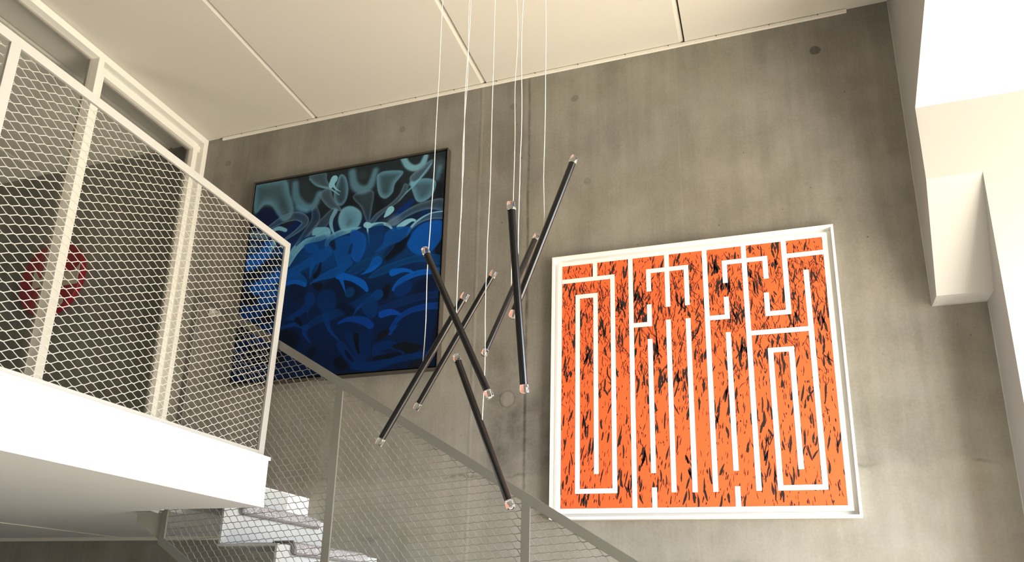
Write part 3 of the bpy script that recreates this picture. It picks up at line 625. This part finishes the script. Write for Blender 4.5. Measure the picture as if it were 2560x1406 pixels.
([(796,825,5.0),(817,806,2.5)],(0,56,130),0.95,2.1,0,0,0.0),
([(529,767,6.1),(584,754,12.2),(652,769,18.9),(688,794,17.1)],(0,52,126),0.97,3.0,0,0,0.0),
([(456,649,48.6),(481,721,26.6)],(0,42,92),0.85,14.2,0,0,0.0),
([(365,774,14.3),(428,739,17.8),(500,726,19.5),(588,695,17.6),(664,653,14.0)],(0,46,98),0.85,3.5,0.25,0,0.0),
([(241,762,9.1),(308,751,10.0),(363,774,9.9)],(0,50,112),0.88,3.6,0,0,0.0),
([(367,771,16.1),(361,798,10.7),(398,848,2.7)],(0,46,104),0.92,2.7,0,0,0.0),
([(460,727,16.0),(489,795,8.8),(545,853,2.6)],(0,48,108),0.92,2.6,0,0,0.0),
([(315,729,12.7),(341,758,7.2)],(6,12,22),0.8,7.2,0,0,0.0),
([(298,822,39.6),(257,793,27.2)],(2,10,24),0.8,30.9,0,0,0.0),
([(532,684,17.7),(580,715,22.8)],(2,14,34),0.7,17.5,0,0,0.0),
([(30,418,39.2),(87,389,33.2),(110,336,23.5)],(0,88,180),0.8,15.7,0,0,0.0),
([(10,490,29.2),(69,479,29.0)],(6,12,22),0.8,17.4,0,0,0.0),
([(115,448,29.0),(172,428,28.8)],(6,12,22),0.75,17.3,0,0,0.0),
([(79,553,34.5),(155,526,32.4),(190,494,19.0)],(0,88,180),0.8,11.4,0,0,0.0),
([(3,580,32.8),(57,605,28.7)],(6,12,22),0.85,19.1,0,0,0.0),
([(137,614,37.7),(192,584,28.2)],(0,74,146),0.8,13.2,0,0,0.0),
([(37,674,38.0),(114,665,28.2)],(0,46,102),0.8,15.1,0,0,0.0),
([(158,696,33.5)],(6,12,22),0.8,18.6,0,0,0.0),
([(9,760,37.7),(77,749,31.8)],(6,12,22),0.85,18.7,0,0,0.0),
([(131,789,46.2),(205,762,27.5)],(0,34,80),0.8,18.4,0,0,0.0),
([(94,872,46.0),(242,902,35.9)],(6,12,22),0.8,26.9,0,0,0.0),
([(584,827,19.4),(630,890,21.0),(661,953,17.6)],(0,34,80),0.9,3.1,0,0,0.0),
([(684,836,22.3),(667,869,25.4),(678,918,22.1)],(0,32,76),0.9,3.2,0,0,0.0),
([(722,898,18.9),(785,889,18.7),(838,914,12.3),(852,934,4.3)],(0,36,84),0.9,2.8,0,0,0.0),
([(724,922,18.8),(776,936,6.2)],(0,36,84),0.85,2.8,0,0,0.0),
([(624,968,18.9),(712,979,20.5),(806,962,15.4),(900,950,14.0),(1001,946,15.0)],(0,38,86),0.9,2.7,0,0,0.0),
([(548,870,19.4),(593,923,19.1),(633,963,15.8)],(0,38,86),0.85,2.8,0,0,0.0),
([(621,834,12.9),(628,871,9.6),(642,915,4.4)],(4,10,18),0.92,3.8,0,0,0.0),
([(743,845,15.8),(774,830,8.2),(719,867,5.1)],(16,14,24),0.9,3.8,0,0,0.0),
([(805,899,6.2),(850,903,18.5),(888,916,21.4),(931,911,6.1)],(10,17,24),0.95,3.0,0,0,0.0),
([(545,944,22.4),(574,967,19.1)],(5,12,22),0.92,5.1,0,0,0.0),
([(719,943,8.1),(789,940,11.1),(842,933,4.3)],(8,13,26),0.9,2.8,0,0,0.0),
([(578,901,6.4),(596,924,8.3),(619,950,3.2)],(2,12,32),0.85,2.5,0,0,0.0),
([(508,934,1.9),(513,956,1.9),(522,978,1.0)],(0,34,80),0.8,2.6,0,0,0.0),
([(999,852,18.2),(993,913,15.1)],(10,14,22),0.6,18.1,0,0,0.0),
([(411,889,23.0),(399,907,13.2)],(4,13,24),0.75,13.2,0,0,0.0),
([(963,984,24.0),(902,988,18.1)],(10,16,26),0.85,9.1,0,0,0.0),
([(637,823,6.4),(650,861,3.2),(638,878,1.3)],(0,34,80),0.8,2.6,0,0,0.0),
]

def paint():
    n = 560; yy, xx = np.mgrid[0:n, 0:n].astype(np.float32) * (1000 / (n - 1))
    stops = [(0, (36, 46, 48)), (.12, (36, 46, 50)), (.24, (26, 34, 42)), (.30, (12, 32, 64)), (.38, (4, 52, 104)), (.48, (4, 50, 96)), (.58, (4, 34, 72)), (.70, (2, 28, 64)), (.85, (2, 26, 60)), (1, (4, 22, 50))]
    f = yy[:, 0] / 1000; img = np.stack([np.interp(f, [s[0] for s in stops], [s[1][c] for s in stops]) for c in range(3)], -1)[:, None, :] * np.ones((1, n, 1)); img = img.astype(np.float32)
    for pts, rgb, a, soft, rim, closed, fall in STROKES:
        P_ = np.array(pts, float); k = len(P_); sm = []
        if k == 1: sm = [P_[0]]
        for i in range(k if closed else k - 1):
            if closed: p0, p1, p2, p3 = P_[i - 1], P_[i], P_[(i + 1) % k], P_[(i + 2) % k]
            else: p0, p1, p2, p3 = P_[max(i - 1, 0)], P_[i], P_[i + 1], P_[min(i + 2, k - 1)]
            for t in np.linspace(0, 1, 10, endpoint=(not closed and i == k - 2)):
                sm.append(.5 * ((2 * p1) + (-p0 + p2) * t + (2 * p0 - 5 * p1 + 4 * p2 - p3) * t ** 2 + (-p0 + 3 * p1 - 3 * p2 + p3) * t ** 3))
        sm = np.array(sm)
        if closed: sm = np.vstack([sm, sm[:1]])
        sm[:, 2] = np.maximum(sm[:, 2], 0)
        pad = sm[:, 2].max() + soft + 4
        ix0, ix1 = int(max(0, (sm[:, 0].min() - pad) * n / 1000)), int(min(n, (sm[:, 0].max() + pad) * n / 1000 + 1)); iy0, iy1 = int(max(0, (sm[:, 1].min() - pad) * n / 1000)), int(min(n, (sm[:, 1].max() + pad) * n / 1000 + 1))
        if ix1 <= ix0 or iy1 <= iy0: continue
        X, Y = xx[iy0:iy1, ix0:ix1], yy[iy0:iy1, ix0:ix1]; d = np.full(X.shape, 1e9, np.float32); ins = np.zeros(X.shape, bool)
        for i in range(max(1, len(sm) - 1)):
            p = sm[i]; q = sm[min(i + 1, len(sm) - 1)]; dx, dy = q[0] - p[0], q[1] - p[1]; L2_ = dx * dx + dy * dy + 1e-9
            t = np.clip(((X - p[0]) * dx + (Y - p[1]) * dy) / L2_, 0, 1); r = p[2] + (q[2] - p[2]) * t
            d = np.minimum(d, np.hypot(X - p[0] - t * dx, Y - p[1] - t * dy) - r)
            if closed and dy: ins ^= ((p[1] > Y) != (q[1] > Y)) & (X < dx * (Y - p[1]) / dy + p[0])
        if closed: d = np.where(ins, -d, d)
        s2 = max(soft, 1.6); c = np.clip((s2 * .5 - d) / s2, 0, 1); c = c * c * (3 - 2 * c)
        if rim: c = c * ((1 - rim) + rim * np.exp(-(np.minimum(d, 0) / (fall if closed else max(s2 * 1.2, 6))) ** 2))
        c = (c * a)[..., None]; img[iy0:iy1, ix0:ix1] = img[iy0:iy1, ix0:ix1] * (1 - c) + np.array(rgb, np.float32) * c
    img = np.clip(img / 255, 0, 1); lin = np.where(img <= .04045, img / 12.92, ((img + .055) / 1.055) ** 2.4) * .92 * np.array((.90, 1.0, 1.18))
    gx = cx0 + (cx1 - cx0) * xx / 1000; gz = cz1 - (cz1 - cz0) * yy / 1000
    co = np.stack([gx, np.full_like(gx, by + .0085), gz], -1).reshape(-1, 3)
    idx = np.arange(n * n).reshape(n, n); fa = np.stack([idx[:-1, :-1], idx[1:, :-1], idx[1:, 1:], idx[:-1, 1:]], -1).reshape(-1, 4)
    me = bpy.data.meshes.new('canvas_face'); nv, nf = n * n, len(fa)
    me.vertices.add(nv); me.vertices.foreach_set('co', co.ravel().astype(np.float32)); me.loops.add(nf * 4); me.loops.foreach_set('vertex_index', fa.ravel().astype(np.int32))
    me.polygons.add(nf); me.polygons.foreach_set('loop_start', np.arange(0, nf * 4, 4, dtype=np.int32)); me.update(calc_edges=True)
    at = me.attributes.new('paint', 'FLOAT_COLOR', 'POINT'); at.data.foreach_set('color', np.concatenate([lin.reshape(-1, 3), np.ones((nv, 1))], 1).ravel().astype(np.float32))
    me.materials.append(M['canvas']); o = bpy.data.objects.new('canvas_face', me); C.objects.link(o); o.parent = bl; o.matrix_parent_inverse = parent_world(bl).inverted()
paint()
MB().box(cx0, by + .0090, cz0, cx1, by + .0300, cz1).build('canvas_body', M['gapb'], bl)

# ================================================================== PENDANTS
random.seed(3)
PEND = [
 ((-.6730, 2.7357, 3.5019), (-.9261, 2.7190, 2.8123), 'black tube pendant highest of the cluster, leaning right, its upper end alone on bare concrete'),
 ((-.8506, 2.4590, 3.1708), (-.8270, 2.5894, 2.4632), 'near-vertical black tube pendant crossing in front of two leaning tubes beside the orange print'),
 ((-1.0246, 3.3697, 3.5092), (-1.2218, 3.1980, 2.8384), 'thinner black tube pendant leaning right behind the near-vertical tube'),
 ((-1.3033, 2.6802, 3.1473), (-1.0049, 2.7183, 2.4930), 'black tube pendant leaning left with its upper tip over the blue painting'),
 ((-1.1200, 3.0385, 3.1799), (-1.5040, 3.0988, 2.5736), 'slim black tube pendant leaning right, second of the parallel pair, ending above the handrail'),
 ((-1.1410, 2.7646, 2.9612), (-1.5167, 2.7947, 2.3475), 'black tube pendant leaning right, its lower tip over the stair mesh, leftmost of the cluster'),
 ((-1.2033, 2.8300, 2.7162), (-.9112, 2.7171, 2.0679), 'lowest black tube pendant leaning left across the stair handrail')]
for i, (a, b, lab) in enumerate(PEND):
    a, b = Vector(a), Vector(b); d = (a - b).normalized(); mid = (a + b) / 2; r = .0144 if i not in (2, 4) else .0136
    tip = .031
    g = empty('pendant_light', mid, lab, 'pendant light', 'cluster of black tube pendants')
    MB().tube([b + d * tip, a - d * tip], r, 32).build('tube', M['blackm'], g, smooth=True)
    for e, s_ in ((a, -1), (b, 1)):
        p0 = e; p1 = e + d * s_ * (tip - .0004); rr = r * 1.14
        MB().tube([p0, p0 + d * s_ * .0015, p1 - d * s_ * .001, p1], [rr * .93, rr, rr, rr * .96], 32).build('clear_end_tip', M['acrylic'], g, smooth=True)
    pts = []; zz = mid.z + r * .8; ox = oy = 0; top = CZ; n = 26; ph = random.uniform(0, 6)
    for k in range(n + 1):
        t = k / n; amp = .004 * math.sin(math.pi * min(1, t * 4)) if t < .25 else .004
        pts.append((mid.x + amp * (math.sin(9 * t * 2 + ph) + .5 * math.sin(23 * t + ph * 2)), mid.y + amp * math.cos(11 * t * 2 + ph), zz + (top - zz) * t))
    MB().tube(pts, .0019, 8).build('suspension_wire', M['wire'], g, smooth=True)

# ================================================================== SMALL THINGS
ul = empty('added_uplight', (-5.0, 2.2, SLAB_Z1), 'added, unseen fill light on the floor of the room behind the glass', 'fill light')  # made-up fixture out of view, lifts a ceiling that would stay dark
MB().tube([(-5.0, 2.2, SLAB_Z1), (-5.0, 2.2, SLAB_Z1 + .02)], .13, 32).build('base', M['plastic'], ul, smooth=True)
MB().tube([(-5.0, 2.2, SLAB_Z1 + .02), (-5.0, 2.2, SLAB_Z1 + .16)], [.05, .10], 32).build('shade', M['plastic'], ul, smooth=True)
ld = bpy.data.lights.new('added_fill_lamp', 'SPOT'); lo = bpy.data.objects.new('added_fill_lamp', ld); C.objects.link(lo)  # added fill light, no known source in that room
ld.energy = 50; ld.color = (1, .93, .78); ld.spot_size = math.radians(118); ld.spot_blend = .9; ld.shadow_soft_size = .08
lo.location = (-5.0, 2.2, SLAB_Z1 + .20); lo.rotation_euler = (math.pi, 0, 0)
sk = empty('wall_socket', (-3.82, WALL, z(2.102)), 'small pale switch plate on the concrete wall behind the gallery mesh', 'wall socket')
MB().box(-3.874, WALL - .011, z(2.056), -3.766, WALL, z(2.148)).build('plate', M['plastic'], sk, bevel=.003)
for x in (-3.847, -3.793): MB().tube([(x, WALL - .0105, z(2.102)), (x, WALL - .0145, z(2.102))], .020, 20).build('socket_face', M['plastic'], sk, smooth=True)
pc = (-5.508, z(2.553)); pl = empty('wall_plaque', (pc[0], WALL, pc[1]), 'round red wall plaque with cream cut-out shapes seen through the glass', 'wall decoration')
n = 56; R_ = .332
MB().prism([(pc[0] + R_ * math.cos(2 * math.pi * k / n), WALL - .045, pc[1] + R_ * math.sin(2 * math.pi * k / n)) for k in range(n)], (0, .044, 0), 1).build('disc', M['red'], pl, bevel=.004)
for P4 in [[(-0.179,-0.085),(-0.191,0.102),(-0.12,0.009),(-0.046,0.004),(-0.023,-0.088),(-0.067,-0.062)],[(0.081,0.037),(0.252,0.035),(0.3,0.097),(0.304,-0.082),(0.112,-0.087)],[(0.119,-0.165),(0.149,-0.161),(0.175,-0.186),(0.193,-0.228),(0.177,-0.251),(0.144,-0.262)],[(-0.083,0.171),(-0.051,0.177),(-0.044,0.14),(-0.069,0.138)]]:
    MB().prism([(pc[0] + x, WALL - .050, pc[1] + y) for x, y in P4], (0, .0052, 0), 1).build('cut_out', M['cream'], pl)
